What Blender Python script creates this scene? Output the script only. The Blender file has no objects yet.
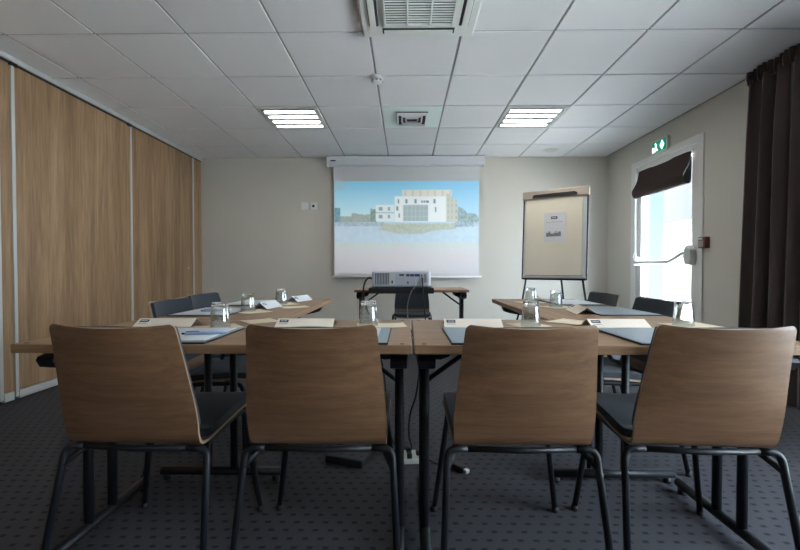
import bpy, bmesh, math, random
import numpy as np
from mathutils import Vector, Matrix
random.seed(7)
R = math.radians
PI = math.pi
scene = bpy.context.scene
COL = scene.collection

# ------------------------------------------------------------------ materials
def new_mat(name):
    m = bpy.data.materials.new(name); m.use_nodes = True
    nt = m.node_tree
    return m, nt, nt.nodes['Principled BSDF']

def plain(name, col, rough=.6, metal=0., spec=.5, var=0., vscale=40., bump=0., bscale=200., sheen=0.):
    m, nt, p = new_mat(name)
    p.inputs['Base Color'].default_value = (*col, 1)
    p.inputs['Roughness'].default_value = rough
    p.inputs['Metallic'].default_value = metal
    p.inputs['Specular IOR Level'].default_value = spec
    if sheen: p.inputs['Sheen Weight'].default_value = sheen
    tc = nt.nodes.new('ShaderNodeTexCoord')
    if var:
        n = nt.nodes.new('ShaderNodeTexNoise'); n.inputs['Scale'].default_value = vscale; n.inputs['Detail'].default_value = 4
        nt.links.new(tc.outputs['Object'], n.inputs['Vector'])
        r = nt.nodes.new('ShaderNodeMapRange'); r.inputs[3].default_value = 1-var; r.inputs[4].default_value = 1+var
        nt.links.new(n.outputs['Fac'], r.inputs[0])
        v = nt.nodes.new('ShaderNodeVectorMath'); v.operation = 'SCALE'; v.inputs[0].default_value = col
        nt.links.new(r.outputs[0], v.inputs['Scale']); nt.links.new(v.outputs[0], p.inputs['Base Color'])
    if bump:
        n = nt.nodes.new('ShaderNodeTexNoise'); n.inputs['Scale'].default_value = bscale; n.inputs['Detail'].default_value = 3
        nt.links.new(tc.outputs['Object'], n.inputs['Vector'])
        b = nt.nodes.new('ShaderNodeBump'); b.inputs['Strength'].default_value = bump; b.inputs['Distance'].default_value = .002
        nt.links.new(n.outputs['Fac'], b.inputs['Height']); nt.links.new(b.outputs[0], p.inputs['Normal'])
    return m

def wood(name, c0, c1, stretch, rough=.45, fine=1., detail=5):
    """stretch = noise scale per axis: small along the grain, large across"""
    m, nt, p = new_mat(name)
    tc = nt.nodes.new('ShaderNodeTexCoord')
    oi = nt.nodes.new('ShaderNodeObjectInfo')
    ad = nt.nodes.new('ShaderNodeVectorMath'); ad.operation = 'ADD'
    sc = nt.nodes.new('ShaderNodeVectorMath'); sc.operation = 'SCALE'; sc.inputs[0].default_value = (7.3, 3.1, 5.7)
    nt.links.new(oi.outputs['Random'], sc.inputs['Scale'])
    nt.links.new(tc.outputs['Object'], ad.inputs[0]); nt.links.new(sc.outputs[0], ad.inputs[1])
    mp = nt.nodes.new('ShaderNodeMapping'); mp.inputs['Scale'].default_value = stretch
    nt.links.new(ad.outputs[0], mp.inputs['Vector'])
    n = nt.nodes.new('ShaderNodeTexNoise'); n.inputs['Scale'].default_value = 1; n.inputs['Detail'].default_value = detail
    n.inputs['Roughness'].default_value = .62; n.inputs['Distortion'].default_value = .35
    nt.links.new(mp.outputs[0], n.inputs['Vector'])
    mp2 = nt.nodes.new('ShaderNodeMapping'); mp2.inputs['Scale'].default_value = [s*5*fine for s in stretch]
    nt.links.new(ad.outputs[0], mp2.inputs['Vector'])
    n2 = nt.nodes.new('ShaderNodeTexNoise'); n2.inputs['Scale'].default_value = 1; n2.inputs['Detail'].default_value = 3
    nt.links.new(mp2.outputs[0], n2.inputs['Vector'])
    mx = nt.nodes.new('ShaderNodeMath'); mx.operation = 'MULTIPLY_ADD'; mx.inputs[1].default_value = .3
    nt.links.new(n2.outputs['Fac'], mx.inputs[0])
    m7 = nt.nodes.new('ShaderNodeMath'); m7.operation = 'MULTIPLY'; m7.inputs[1].default_value = .7
    nt.links.new(n.outputs['Fac'], m7.inputs[0]); nt.links.new(m7.outputs[0], mx.inputs[2])
    r = nt.nodes.new('ShaderNodeValToRGB')
    r.color_ramp.elements[0].position = .37; r.color_ramp.elements[0].color = (*c0, 1)
    r.color_ramp.elements[1].position = .63; r.color_ramp.elements[1].color = (*c1, 1)
    nt.links.new(mx.outputs[0], r.inputs[0]); nt.links.new(r.outputs[0], p.inputs['Base Color'])
    p.inputs['Roughness'].default_value = rough
    p.inputs['Specular IOR Level'].default_value = .4
    b = nt.nodes.new('ShaderNodeBump'); b.inputs['Strength'].default_value = .08; b.inputs['Distance'].default_value = .001
    nt.links.new(mx.outputs[0], b.inputs['Height']); nt.links.new(b.outputs[0], p.inputs['Normal'])
    return m

def emit(name, col, strength, base=None):
    m, nt, p = new_mat(name)
    p.inputs['Base Color'].default_value = (*(base or col), 1)
    p.inputs['Emission Color'].default_value = (*col, 1)
    p.inputs['Emission Strength'].default_value = strength
    return m

def carpet():
    m, nt, p = new_mat('carpet_dashed')
    L = nt.links.new
    def M(op, a, b=None, c=None):
        n = nt.nodes.new('ShaderNodeMath'); n.operation = op
        for i, v in enumerate((a, b, c)):
            if v is None: continue
            if isinstance(v, (int, float)): n.inputs[i].default_value = v
            else: L(v, n.inputs[i])
        return n.outputs[0]
    tc = nt.nodes.new('ShaderNodeTexCoord')
    nz = nt.nodes.new('ShaderNodeTexNoise'); nz.inputs['Scale'].default_value = 60; nz.inputs['Detail'].default_value = 2
    L(tc.outputs['Object'], nz.inputs['Vector'])
    wob = nt.nodes.new('ShaderNodeVectorMath'); wob.operation = 'MULTIPLY_ADD'
    wob.inputs[1].default_value = (.006, .006, 0); L(nz.outputs['Color'], wob.inputs[0]); L(tc.outputs['Object'], wob.inputs[2])
    s = nt.nodes.new('ShaderNodeSeparateXYZ'); L(wob.outputs[0], s.inputs[0])
    row = M('DIVIDE', s.outputs[1], .047)
    rid = M('FLOOR', row)
    par = M('MULTIPLY', M('MODULO', M('ADD', rid, 1000.), 2.), .5)
    u = M('FRACT', M('ADD', M('ADD', M('DIVIDE', s.outputs[0], .055), 500.), par))
    v = M('FRACT', M('ADD', row, 1000.))
    du = M('DIVIDE', M('ABSOLUTE', M('SUBTRACT', u, .5)), .19)
    dv = M('DIVIDE', M('ABSOLUTE', M('SUBTRACT', v, .5)), .15)
    d = M('MAXIMUM', du, dv)
    mask = nt.nodes.new('ShaderNodeMapRange'); mask.interpolation_type = 'SMOOTHSTEP'
    mask.inputs[1].default_value = .75; mask.inputs[2].default_value = 1.25; mask.inputs[3].default_value = 1; mask.inputs[4].default_value = 0
    L(d, mask.inputs[0])
    f = nt.nodes.new('ShaderNodeTexNoise'); f.inputs['Scale'].default_value = 420; f.inputs['Detail'].default_value = 2
    L(tc.outputs['Object'], f.inputs['Vector'])
    fr = nt.nodes.new('ShaderNodeValToRGB')
    fr.color_ramp.elements[0].position = .3; fr.color_ramp.elements[0].color = (.056, .055, .063, 1)
    fr.color_ramp.elements[1].position = .7; fr.color_ramp.elements[1].color = (.092, .090, .102, 1)
    L(f.outputs['Fac'], fr.inputs[0])
    mx = nt.nodes.new('ShaderNodeMix'); mx.data_type = 'RGBA'
    L(mask.outputs[0], mx.inputs[0]); L(fr.outputs[0], mx.inputs[6]); mx.inputs[7].default_value = (.032, .032, .042, 1)
    L(mx.outputs[2], p.inputs['Base Color'])
    p.inputs['Roughness'].default_value = .95; p.inputs['Specular IOR Level'].default_value = .15
    b = nt.nodes.new('ShaderNodeBump'); b.inputs['Strength'].default_value = .5; b.inputs['Distance'].default_value = .003
    L(f.outputs['Fac'], b.inputs['Height']); L(b.outputs[0], p.inputs['Normal'])
    return m

def thin_glass(name, tint=(1, 1, 1)):
    m = bpy.data.materials.new(name); m.use_nodes = True
    nt = m.node_tree; nt.nodes.clear()
    o = nt.nodes.new('ShaderNodeOutputMaterial'); mix = nt.nodes.new('ShaderNodeMixShader')
    t = nt.nodes.new('ShaderNodeBsdfTransparent'); g = nt.nodes.new('ShaderNodeBsdfGlossy'); lw = nt.nodes.new('ShaderNodeLayerWeight')
    t.inputs[0].default_value = (*tint, 1); g.inputs['Roughness'].default_value = .02
    pw = nt.nodes.new('ShaderNodeMath'); pw.operation = 'POWER'; pw.inputs[1].default_value = 5
    f = nt.nodes.new('ShaderNodeMath'); f.operation = 'MULTIPLY_ADD'; f.inputs[1].default_value = .9; f.inputs[2].default_value = .04
    nt.links.new(lw.outputs['Facing'], pw.inputs[0]); nt.links.new(pw.outputs[0], f.inputs[0])
    nt.links.new(f.outputs[0], mix.inputs[0]); nt.links.new(t.outputs[0], mix.inputs[1]); nt.links.new(g.outputs[0], mix.inputs[2])
    nt.links.new(mix.outputs[0], o.inputs[0])
    return m

def tumbler_glass():
    m = bpy.data.materials.new('clear_tumbler_glass'); m.use_nodes = True
    nt = m.node_tree; nt.nodes.clear()
    o = nt.nodes.new('ShaderNodeOutputMaterial'); mix = nt.nodes.new('ShaderNodeMixShader')
    t = nt.nodes.new('ShaderNodeBsdfTransparent'); g = nt.nodes.new('ShaderNodeBsdfGlossy'); lw = nt.nodes.new('ShaderNodeLayerWeight')
    t.inputs[0].default_value = (.92, .945, .945, 1); g.inputs['Roughness'].default_value = .04
    pw = nt.nodes.new('ShaderNodeMath'); pw.operation = 'POWER'; pw.inputs[1].default_value = 2
    f = nt.nodes.new('ShaderNodeMath'); f.operation = 'MULTIPLY_ADD'; f.inputs[1].default_value = .70; f.inputs[2].default_value = .15
    nt.links.new(lw.outputs['Facing'], pw.inputs[0]); nt.links.new(pw.outputs[0], f.inputs[0])
    nt.links.new(f.outputs[0], mix.inputs[0]); nt.links.new(t.outputs[0], mix.inputs[1]); nt.links.new(g.outputs[0], mix.inputs[2])
    nt.links.new(mix.outputs[0], o.inputs[0])
    return m

def base_glass():
    m, nt, p = new_mat('thick_glass_base')
    p.inputs['Base Color'].default_value = (.96, .98, .98, 1); p.inputs['Roughness'].default_value = .03
    p.inputs['Transmission Weight'].default_value = 1.0; p.inputs['IOR'].default_value = 1.48
    return m

def picture_mat():
    m, nt, p = new_mat('projected_light_picture')
    a = nt.nodes.new('ShaderNodeVertexColor'); a.layer_name = 'Col'
    nt.links.new(a.outputs[0], p.inputs['Base Color']); nt.links.new(a.outputs[0], p.inputs['Emission Color'])
    p.inputs['Emission Strength'].default_value = PICT_EMIT  # the projector's light is put into the base colour and a slight glow
    p.inputs['Roughness'].default_value = .9; p.inputs['Specular IOR Level'].default_value = .1
    return m
PICT_EMIT = .075

WALLC = (.60, .57, .51)
M = dict(
    wall=plain('beige_wall_paint', WALLC, .9, var=.02, vscale=3, bump=.15, bscale=350, spec=.2),
    ceil=plain('mineral_ceiling_tile', (.80, .79, .80), .95, var=.035, vscale=2.2, bump=.3, bscale=420, spec=.15),
    tbar=plain('ceiling_grid_bar', (.33, .32, .32), .6),
    carpet=carpet(),
    oak=wood('oak_partition_laminate', (.215, .126, .065), (.405, .258, .146), (8, 8, .55), .5, 1.5),
    alu=plain('pale_anodised_aluminium', (.55, .56, .56), .4, .25),
    white=plain('white_plastic', (.72, .72, .71), .45),
    offwhite=plain('offwhite_plastic', (.62, .63, .60), .5),
    doorwhite=plain('white_lacquered_frame', (.70, .69, .67), .4),
    black=plain('black_powder_coat', (.007, .008, .011), .48, spec=.4),
    blackp=plain('black_plastic', (.010, .010, .012), .5),
    chairwood=wood('walnut_stained_beech_ply', (.160, .083, .042), (.245, .134, .070), (2.4, 44, 44), .42, 1.3),
    plyedge=plain('pale_ply_edge', (.36, .24, .15), .5, var=.1, vscale=60),
    fabric=plain('charcoal_blue_upholstery', (.040, .047, .058), .9, var=.12, vscale=220, bump=.4, bscale=500, spec=.2, sheen=.15),
    tabletop=wood('oak_table_laminate', (.27, .150, .078), (.39, .230, .125), (1.3, 22, 22), .48, 1.0),
    tableedge=wood('oak_table_edge_band', (.25, .145, .075), (.33, .20, .11), (1.5, 30, 30), .45, 1.0),
    darkedge=plain('dark_connector', (.03, .02, .016), .5),
    screen=plain('matt_white_screen_fabric', (.62, .62, .63), .92, spec=.1),
    casew=plain('screen_case_white', (.66, .67, .70), .5),
    blackborder=plain('screen_black_border', (.02, .02, .02), .8),
    silver=plain('projector_silver_plastic', (.62, .62, .68), .38, .15),
    portblue=plain('port_blue', (.02, .04, .22), .4),
    slot=plain('dark_slot_grey', (.05, .05, .055), .7),  # even dark grey for slots, holes, a port and the pull handle
    cream=plain('cream_paper', (.90, .80, .68), .9, spec=.1),
    napkin=plain('cream_paper_napkin', (.86, .74, .56), .95, spec=.1),
    paper=plain('white_paper', (.74, .75, .78), .9, spec=.1),
    padpaper=plain('cream_flipchart_paper', (.86, .80, .67), .9, var=.02, vscale=6, spec=.1),
    ink=plain('dark_navy_print', (.035, .03, .075), .8),
    inkgrey=plain('grey_print', (.22, .21, .21), .8),
    penblue=plain('pale_blue_pen', (.42, .55, .80), .35),
    matgrey=plain('slate_grey_desk_mat', (.25, .30, .34), .38, var=.08, vscale=90),
    matedge=plain('black_mat_edge', (.012, .012, .016), .5),
    champagne=plain('champagne_aluminium', (.50, .43, .35), .38, .5),
    board=plain('whiteboard_white', (.70, .72, .74), .3),
    curtain=plain('dark_brown_curtain', (.066, .048, .044), .85, var=.12, vscale=120, spec=.2, sheen=.25),
    blind=plain('dark_brown_blind_fabric', (.050, .034, .030), .9, var=.08, vscale=180, spec=.2),
    blindin=plain('blind_lining', (.03, .03, .034), .9),
    cord=plain('white_cord', (.65, .65, .63), .6),
    glasspane=thin_glass('window_pane_glass', (.95, .98, 1.)),
    bar=plain('bright_white_bar', (.86, .86, .86), .35),
    tumbler=tumbler_glass(),
    baseglass=base_glass(),
    red=plain('red_call_point_plastic', (.14, .035, .03), .4),
    cover=plain('clear_grey_cover', (.40, .34, .33), .25),
    green=emit('exit_sign_green', (.0, .20, .11), .25, (.0, .16, .09)),
    exitwhite=emit('exit_sign_white', (.75, 1., .88), .7),
    tube=emit('fluorescent_tube', (1., .96, .88), 6.2),
    louvre=plain('matt_louvre_metal', (.40, .41, .43), .4, .4),
    ventpale=plain('pale_green_white_panel', (.80, .90, .87), .6),
    ac=plain('air_conditioner_white', (.76, .77, .73), .5),
    acdark=plain('grille_backing_grey', (.16, .17, .17), .7),  # grey plate behind the intake slats
    steel=plain('dull_steel', (.30, .31, .33), .35, .7),
    terrace=plain('pale_terrace_stone', (.7, .7, .68), .9),
    facade=plain('white_render', (.80, .80, .80), .9),
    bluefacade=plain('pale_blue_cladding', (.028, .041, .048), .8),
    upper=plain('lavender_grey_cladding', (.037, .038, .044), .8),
)
M['picture'] = picture_mat()

# ------------------------------------------------------------------ mesh helpers
class MB:
    def __init__(s): s.bm = bmesh.new()
    def _mat(s, faces, mi):
        for f in faces: f.material_index = mi
    def box(s, c, d, rot=None, bev=0., mi=0, seg=2):
        r = bmesh.ops.create_cube(s.bm, size=1)
        vs = r['verts']
        bmesh.ops.scale(s.bm, vec=d, verts=vs)
        if bev:
            es = list({e for v in vs for e in v.link_edges})
            q = bmesh.ops.bevel(s.bm, geom=es, offset=bev, segments=seg, profile=.5, affect='EDGES')
            vs = list({v for f in q['faces'] for v in f.verts} | {v for v in vs if v.is_valid})
        if rot is not None: bmesh.ops.rotate(s.bm, cent=(0, 0, 0), matrix=rot, verts=vs)
        bmesh.ops.translate(s.bm, vec=c, verts=vs)
        s._mat({f for v in vs for f in v.link_faces}, mi)
        return s
    def bx(s, x0, x1, y0, y1, z0, z1, bev=0., mi=0):
        return s.box(((x0+x1)/2, (y0+y1)/2, (z0+z1)/2), (abs(x1-x0), abs(y1-y0), abs(z1-z0)), None, bev, mi)
    def tube(s, pts, r, seg=10, fillet=0., mi=0, caps=True):
        pts = [Vector(p) for p in pts]
        if fillet: pts = fillet_path(pts, fillet)
        n = len(pts); rings = []
        t0 = (pts[1]-pts[0]).normalized()
        a = Vector((0, 0, 1)) if abs(t0.z) < .9 else Vector((1, 0, 0))
        nrm = t0.cross(a).normalized()
        for i, p in enumerate(pts):
            t = (pts[min(i+1, n-1)]-pts[max(i-1, 0)]).normalized()
            nrm = (nrm - t*nrm.dot(t)).normalized()
            b = t.cross(nrm)
            rr = r[i] if isinstance(r, (list, tuple)) else r
            rings.append([s.bm.verts.new(p + (nrm*math.cos(2*PI*k/seg) + b*math.sin(2*PI*k/seg))*rr) for k in range(seg)])
        for i in range(n-1):
            for k in range(seg):
                f = s.bm.faces.new((rings[i][k], rings[i][(k+1) % seg], rings[i+1][(k+1) % seg], rings[i+1][k])); f.material_index = mi; f.smooth = True
        if caps:
            s.bm.faces.new(rings[0][::-1]).material_index = mi; s.bm.faces.new(rings[-1]).material_index = mi
        return s
    def lathe(s, prof, c=(0, 0, 0), seg=28, mi=0, closed=False, axis='Z', smooth=True):
        rings = []
        for (r, z) in prof:
            ring = []
            for k in range(seg):
                a = 2*PI*k/seg
                v = (r*math.cos(a), r*math.sin(a), z)
                if axis == 'Y': v = (v[0], v[2], v[1])
                if axis == 'X': v = (v[2], v[0], v[1])
                ring.append(s.bm.verts.new((v[0]+c[0], v[1]+c[1], v[2]+c[2])))
            rings.append(ring)
        m = len(prof)
        fs = []
        for i in range(m if closed else m-1):
            A, B = rings[i], rings[(i+1) % m]
            for k in range(seg):
                f = s.bm.faces.new((A[k], A[(k+1) % seg], B[(k+1) % seg], B[k])); f.smooth = smooth; fs.append(f)
        if not closed:
            fs += [s.bm.faces.new(rings[0][::-1]), s.bm.faces.new(rings[-1])]
        s._mat(fs, mi)
        bmesh.ops.recalc_face_normals(s.bm, faces=fs)
        return s
    def prism(s, poly, h, mat4, mi=0):
        """poly in local xy, extruded 0..h in local z, placed by mat4"""
        a = [s.bm.verts.new(mat4 @ Vector((p[0], p[1], 0))) for p in poly]
        b = [s.bm.verts.new(mat4 @ Vector((p[0], p[1], h))) for p in poly]
        n = len(poly)
        fs = [s.bm.faces.new(a[::-1]), s.bm.faces.new(b)]
        for i in range(n): fs.append(s.bm.faces.new((a[i], a[(i+1) % n], b[(i+1) % n], b[i])))
        bmesh.ops.recalc_face_normals(s.bm, faces=fs)
        s._mat(fs, mi)
        return s
    def sheet(s, S, us, vs, t0, t1, mi=0, rim=None):
        """solid between S offset t0 and t1 along its normal"""
        nu, nv = len(us), len(vs)
        P = [[Vector(S(u, v)) for u in us] for v in vs]
        def nor(i, j):
            du = P[i][min(j+1, nu-1)]-P[i][max(j-1, 0)]; dv = P[min(i+1, nv-1)][j]-P[max(i-1, 0)][j]
            n = du.cross(dv)
            return n.normalized() if n.length > 1e-12 else Vector((0, 0, 1))
        N = [[nor(i, j) for j in range(nu)] for i in range(nv)]
        A = [[s.bm.verts.new(P[i][j]+N[i][j]*t0) for j in range(nu)] for i in range(nv)]
        B = [[s.bm.verts.new(P[i][j]+N[i][j]*t1) for j in range(nu)] for i in range(nv)]
        fs = []
        for i in range(nv-1):
            for j in range(nu-1):
                f = s.bm.faces.new((A[i][j], A[i+1][j], A[i+1][j+1], A[i][j+1])); f.material_index = mi; f.smooth = True; fs.append(f)
                f = s.bm.faces.new((B[i][j], B[i][j+1], B[i+1][j+1], B[i+1][j])); f.material_index = mi; f.smooth = True; fs.append(f)
        ed = [(0, j) for j in range(nu)] + [(i, nu-1) for i in range(1, nv)] + [(nv-1, j) for j in range(nu-2, -1, -1)] + [(i, 0) for i in range(nv-2, 0, -1)]
        for k in range(len(ed)):
            a, b = ed[k], ed[(k+1) % len(ed)]
            f = s.bm.faces.new((A[a[0]][a[1]], A[b[0]][b[1]], B[b[0]][b[1]], B[a[0]][a[1]])); f.material_index = mi if rim is None else rim; fs.append(f)
        for k in range(len(ed)):
            a, b = ed[k], ed[(k+1) % len(ed)]
            for G in (A, B):
                e_ = s.bm.edges.get((G[a[0]][a[1]], G[b[0]][b[1]]))
                if e_: e_.smooth = False
        bmesh.ops.recalc_face_normals(s.bm, faces=fs)
        return s
    def build(s, name, mats, parent=None, loc=None):
        me = bpy.data.meshes.new(name); s.bm.to_mesh(me); s.bm.free()
        for m in (mats if isinstance(mats, (list, tuple)) else [mats]): me.materials.append(m)
        o = bpy.data.objects.new(name, me); COL.objects.link(o)
        if parent: o.parent = parent
        if loc: o.location = loc
        return o

def fillet_path(pts, r, n=6):
    out = [pts[0]]
    for i in range(1, len(pts)-1):
        a, p, b = pts[i-1], pts[i], pts[i+1]
        d1, d2 = (a-p), (b-p)
        rr = min(r, d1.length*.48, d2.length*.48)
        A = p+d1.normalized()*rr; B = p+d2.normalized()*rr
        for k in range(n+1):
            t = k/n
            out.append(A*(1-t)**2 + p*2*t*(1-t) + B*t*t)
    out.append(pts[-1])
    return out

def spline(pts, n=8):
    P = [np.array(p, float) for p in pts]; P = [2*P[0]-P[1]] + P + [2*P[-1]-P[-2]]
    out = []
    for i in range(1, len(P)-2):
        for k in range(n):
            t = k/n
            out.append(tuple(.5*(2*P[i] + (P[i+1]-P[i-1])*t + (2*P[i-1]-5*P[i]+4*P[i+1]-P[i+2])*t*t + (3*P[i]-P[i-1]-3*P[i+1]+P[i+2])*t**3)))
    out.append(tuple(P[-2]))
    return out

def thing(name, label, cat, loc=(0, 0, 0), rz=0., group=None):
    o = bpy.data.objects.new(name, None); COL.objects.link(o)
    o.location = loc; o.rotation_euler = (0, 0, rz); o.empty_display_size = .1
    o['label'] = label; o['category'] = cat
    if group: o['group'] = group
    return o
def tag(o, label, cat, group=None):
    o['label'] = label; o['category'] = cat
    if group: o['group'] = group
    return o
def struct(o): o['kind'] = 'structure'; return o
def sroot(name, loc=(0, 0, 0)):
    o = bpy.data.objects.new(name, None); COL.objects.link(o); o.location = loc; o['kind'] = 'structure'; return o
def dup(root, loc, rz, label, group=None):
    r = root.copy(); COL.objects.link(r); r.location = loc; r.rotation_euler = (0, 0, rz); r['label'] = label
    if group: r['group'] = group
    for ch in list(root.children):
        c = ch.copy(); COL.objects.link(c); c.parent = r
        for g in list(ch.children):
            d = g.copy(); COL.objects.link(d); d.parent = c
    return r

# ------------------------------------------------------------------ room shell
XL, XR, YB, YF, ZC = -2.85, 2.78, 5.63, -1.7, 2.50
struct(MB().bx(XL-.12, XR+.12, YF-.12, YB+.12, -.1, 0).build('floor', M['carpet']))
struct(MB().bx(XL-.12, XR+.12, YB, YB+.12, 0, ZC+.1).build('wall_back', M['wall']))
struct(MB().bx(XL-.12, XR+.12, YF-.12, YF, 0, ZC+.1).build('wall_front', M['wall']))
# right wall with a door opening and, nearer, a wide window opening
DY0, DY1, DZ = 3.86, 4.94, 2.19          # door opening
WY0, WY1, WZ0, WZ1 = -.3, 2.55, .06, 2.22   # window opening
w = MB(); X0, X1 = XR, XR+.12
w.bx(X0, X1, DY1, YB, 0, ZC+.1); w.bx(X0, X1, DY0, DY1, DZ, ZC+.1)
w.bx(X0, X1, WY1, DY0, 0, ZC+.1); w.bx(X0, X1, WY0, WY1, WZ1, ZC+.1); w.bx(X0, X1, WY0, WY1, 0, WZ0); w.bx(X0, X1, YF, WY0, 0, ZC+.1)
struct(w.build('wall_right', M['wall']))
struct(MB().bx(XL, XR-.0, YB-.012, YB, 0, .07, .003).build('baseboard_back', M['wall']))
b = MB(); b.bx(XR-.012, XR, DY1+.07, YB-.012, 0, .07, .003); b.bx(XR-.012, XR, WY1, DY0-.08, 0, .07, .003)
struct(b.build('baseboard_right', M['wall']))

# ceiling: recessed bars behind individually bevelled tiles, one mesh
GX0, GY0, TX, TY = -.835, 2.65, .598, .60
lights_at = {(-1, 2), (3, 2)}; vent_at = {(1, 2)}
c = MB()
c.bx(XL-.12, XR+.12, YF-.12, YB+.12, ZC+.02, ZC+.1, 0, 1)
c.bx(XL-.12, XR+.12, YF-.12, YB+.12, ZC+.006, ZC+.02, 0, 1)
rnd = random.Random(3)
for i in range(-5, 8):
    for j in range(-9, 6):
        x0, x1 = max(GX0+i*TX, XL), min(GX0+(i+1)*TX, XR)
        y0, y1 = max(GY0+j*TY, YF), min(GY0+(j+1)*TY, YB)
        if x1-x0 < .03 or y1-y0 < .03 or (i, j) in lights_at or (i, j) in vent_at: continue
        g = .0078
        gl = g + rnd.choice([0, 0, 0, .001, .003]) if i > 0 else g
        gx1 = g+.004 if (i, j) in ((2, 1), (2, 3)) else g
        c.box(((x0+gl+x1-gx1)/2, (y0+y1)/2, ZC+.004), (x1-x0-gl-gx1, y1-y0-2.1*g, .012), None, .002, 0, 1)
struct(c.build('ceiling', [M['ceil'], M['tbar']]))

# left wall: sliding oak partition panels under an aluminium track
wl = sroot('wall_left', (XL, 0, 0))
seams = [-1.7, -.85, .41, 1.66, 2.80, 2.914, 4.176, 5.405, YB]
for a, bb in zip(seams[:-1], seams[1:]):
    MB().bx(-.10, 0, a+.014, bb-.014 if bb < YB else bb, .075, 2.440, .002).build('panel', M['oak'], wl)
    if bb < YB: MB().bx(-.10, .008, bb-.013, bb+.013, .03, 2.440, .003).build('edge_profile', M['alu'], wl)
MB().bx(-.12, .0, YF, YB, 2.440, 2.457).build('track_gap', M['blackp'], wl)
MB().bx(-.12, .014, YF, YB, 2.457, 2.4975, .004).build('ceiling_track', M['alu'], wl)
t = MB()
for a, bb in zip(seams[:-1], seams[1:]): t.bx(-.10, .004, a+.02, bb-.02 if bb < YB else bb, .012, .072, .002)
t.build('bottom_rail', M['alu'], wl)
MB().bx(-.12, -.02, YF, YB, 0, .075).build('floor_seal', M['blackp'], wl)
for y in (2.93, 4.165): MB().bx(-.02, .018, y-.04, y+.015, 2.430, 2.455, .002).build('track_stop', M['blackp'], wl)
MB().lathe([(.012, 0), (.012, .006)], (0, 5.27, .97), 12, axis='X').build('lock', M['alu'], wl)
MB().bx(.0, .02, 2.70, 2.78, .52, .70, .004).build('pull_handle', M['slot'], wl)

# door 1 with glass leaf, panic bar
d1 = sroot('door_1', (XR, 0, 0))
f = MB()
f.bx(-.012, .12, DY0-.035, DY0+.02, 0, DZ+.045, .004); f.bx(-.02, .12, DY1-.02, DY1+.075, 0, DZ+.045, .004); f.bx(-.02, .12, DY0+.02, DY1-.02, DZ-.02, DZ+.045, .004)
f.build('door_frame', M['doorwhite'], d1)
f = MB(); ly0, ly1 = DY0+.022, DY1-.022
f.bx(.0, .05, ly0, ly0+.105, .01, DZ-.024, .004); f.bx(.0, .05, ly1-.085, ly1, .01, DZ-.024, .004)
f.bx(.0, .05, ly0+.105, ly1-.085, DZ-.11, DZ-.024, .004); f.bx(.0, .05, ly0+.105, ly1-.085, .01, .13, .004)
f.build('door_leaf', M['doorwhite'], d1)
MB().bx(.018, .030, ly0+.10, ly1-.08, .12, DZ-.10).build('pane', M['glasspane'], d1)
pb = MB().tube([(-.075, 4.84, 1.035), (-.075, 4.20, 1.035), (-.075, 4.10, 1.075), (-.06, 4.03, 1.115), (-.045, 3.985, 1.12)], .018, 12, .05)
pb.tube([(-.075, 4.84, 1.035), (0, 4.86, 1.035)], .011)
pb.build('push_bar', M['bar'], d1)
MB().prism([(-.035, -.085), (.03, -.075), (.055, .0), (.045, .07), (.0, .11), (-.045, .06), (-.055, -.02)], .060,
           Matrix(((0, 0, -1, 0), (1, 0, 0, 3.965), (0, 1, 0, 1.085), (0, 0, 0, 1)))).build('bar_mechanism', M['offwhite'], d1)
MB().box((-.03, 4.86, 1.05), (.06, .05, .10), None, .01).build('bar_bracket', M['white'], d1)

# window 1, mostly beyond the frame
w1 = sroot('window_1', (XR, 0, 0))
f = MB(); ym = (WY0+WY1)/2
for y in (WY0+.03, ym, WY1-.03): f.bx(.03, .10, y-.03, y+.03, WZ0, WZ1, .004)
for z in (WZ0+.03, WZ1-.03): f.bx(.03, .10, WY0+.06, WY1-.06, z-.03, z+.03, .004)
f.build('window_frame', M['doorwhite'], w1)
MB().bx(.06, .068, WY0+.03, WY1-.03, WZ0+.03, WZ1-.03).build('pane', M['glasspane'], w1)
struct(MB().bx(XR-.07, XR-.02, WY0-.2, 3.30, 2.44, 2.49, .004).build('trim_1', M['white']))   # curtain rail

# outdoors seen through the door
struct(MB().bx(XR+.12, 14, -8, 16, -.25, -.12).build('terrace', M['terrace']))
struct(MB().bx(9.2, 9.6, 4, 22, -.2, 2.55).build('outdoor_wall', M['facade']))
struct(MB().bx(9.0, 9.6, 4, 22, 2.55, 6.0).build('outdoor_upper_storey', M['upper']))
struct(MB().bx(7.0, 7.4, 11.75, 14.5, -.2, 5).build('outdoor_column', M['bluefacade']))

# ------------------------------------------------------------------ ceiling fixtures
def louvre_light(i, j, label):
    x0, y0 = GX0+i*TX, GY0+j*TY
    t = thing('ceiling_light', label, 'ceiling light', (x0+TX/2, y0+TY/2, ZC), 0, 'recessed louvre lights')
    h = TX/2-.008
    f = MB()
    for s in (-1, 1):
        f.bx(s*h, s*(h-.03), -h, h, -.010, .0055, .002); f.bx(-h+.03, h-.03, s*h, s*(h-.03), -.010, .0055, .002)
    f.bx(-h+.03, h-.03, -h+.03, h-.03, .0042, .0055)
    f.build('frame', M['offwhite'], t)
    n = 4; p = (2*h-.06)/n
    for k in range(n):
        yc = -h+.03+(k+.5)*p
        MB().bx(-h+.05, h-.05, yc-p*.235, yc+p*.235, -.004, .004, .003).build('tube', M['tube'], t)
    l = MB()
    for k in range(n+1):
        yc = -h+.03+k*p
        l.bx(-h+.03, h-.03, max(yc-p*.24, -h+.03), min(yc+p*.24, h-.03), -.016, .0055)
    for k in (0, 1): l.bx((-h+.03, h-.046)[k], (-h+.046, h-.03)[k], -h+.03, h-.03, -.010, .0055)
    l.build('louvre', M['louvre'], t)
    return t
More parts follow.
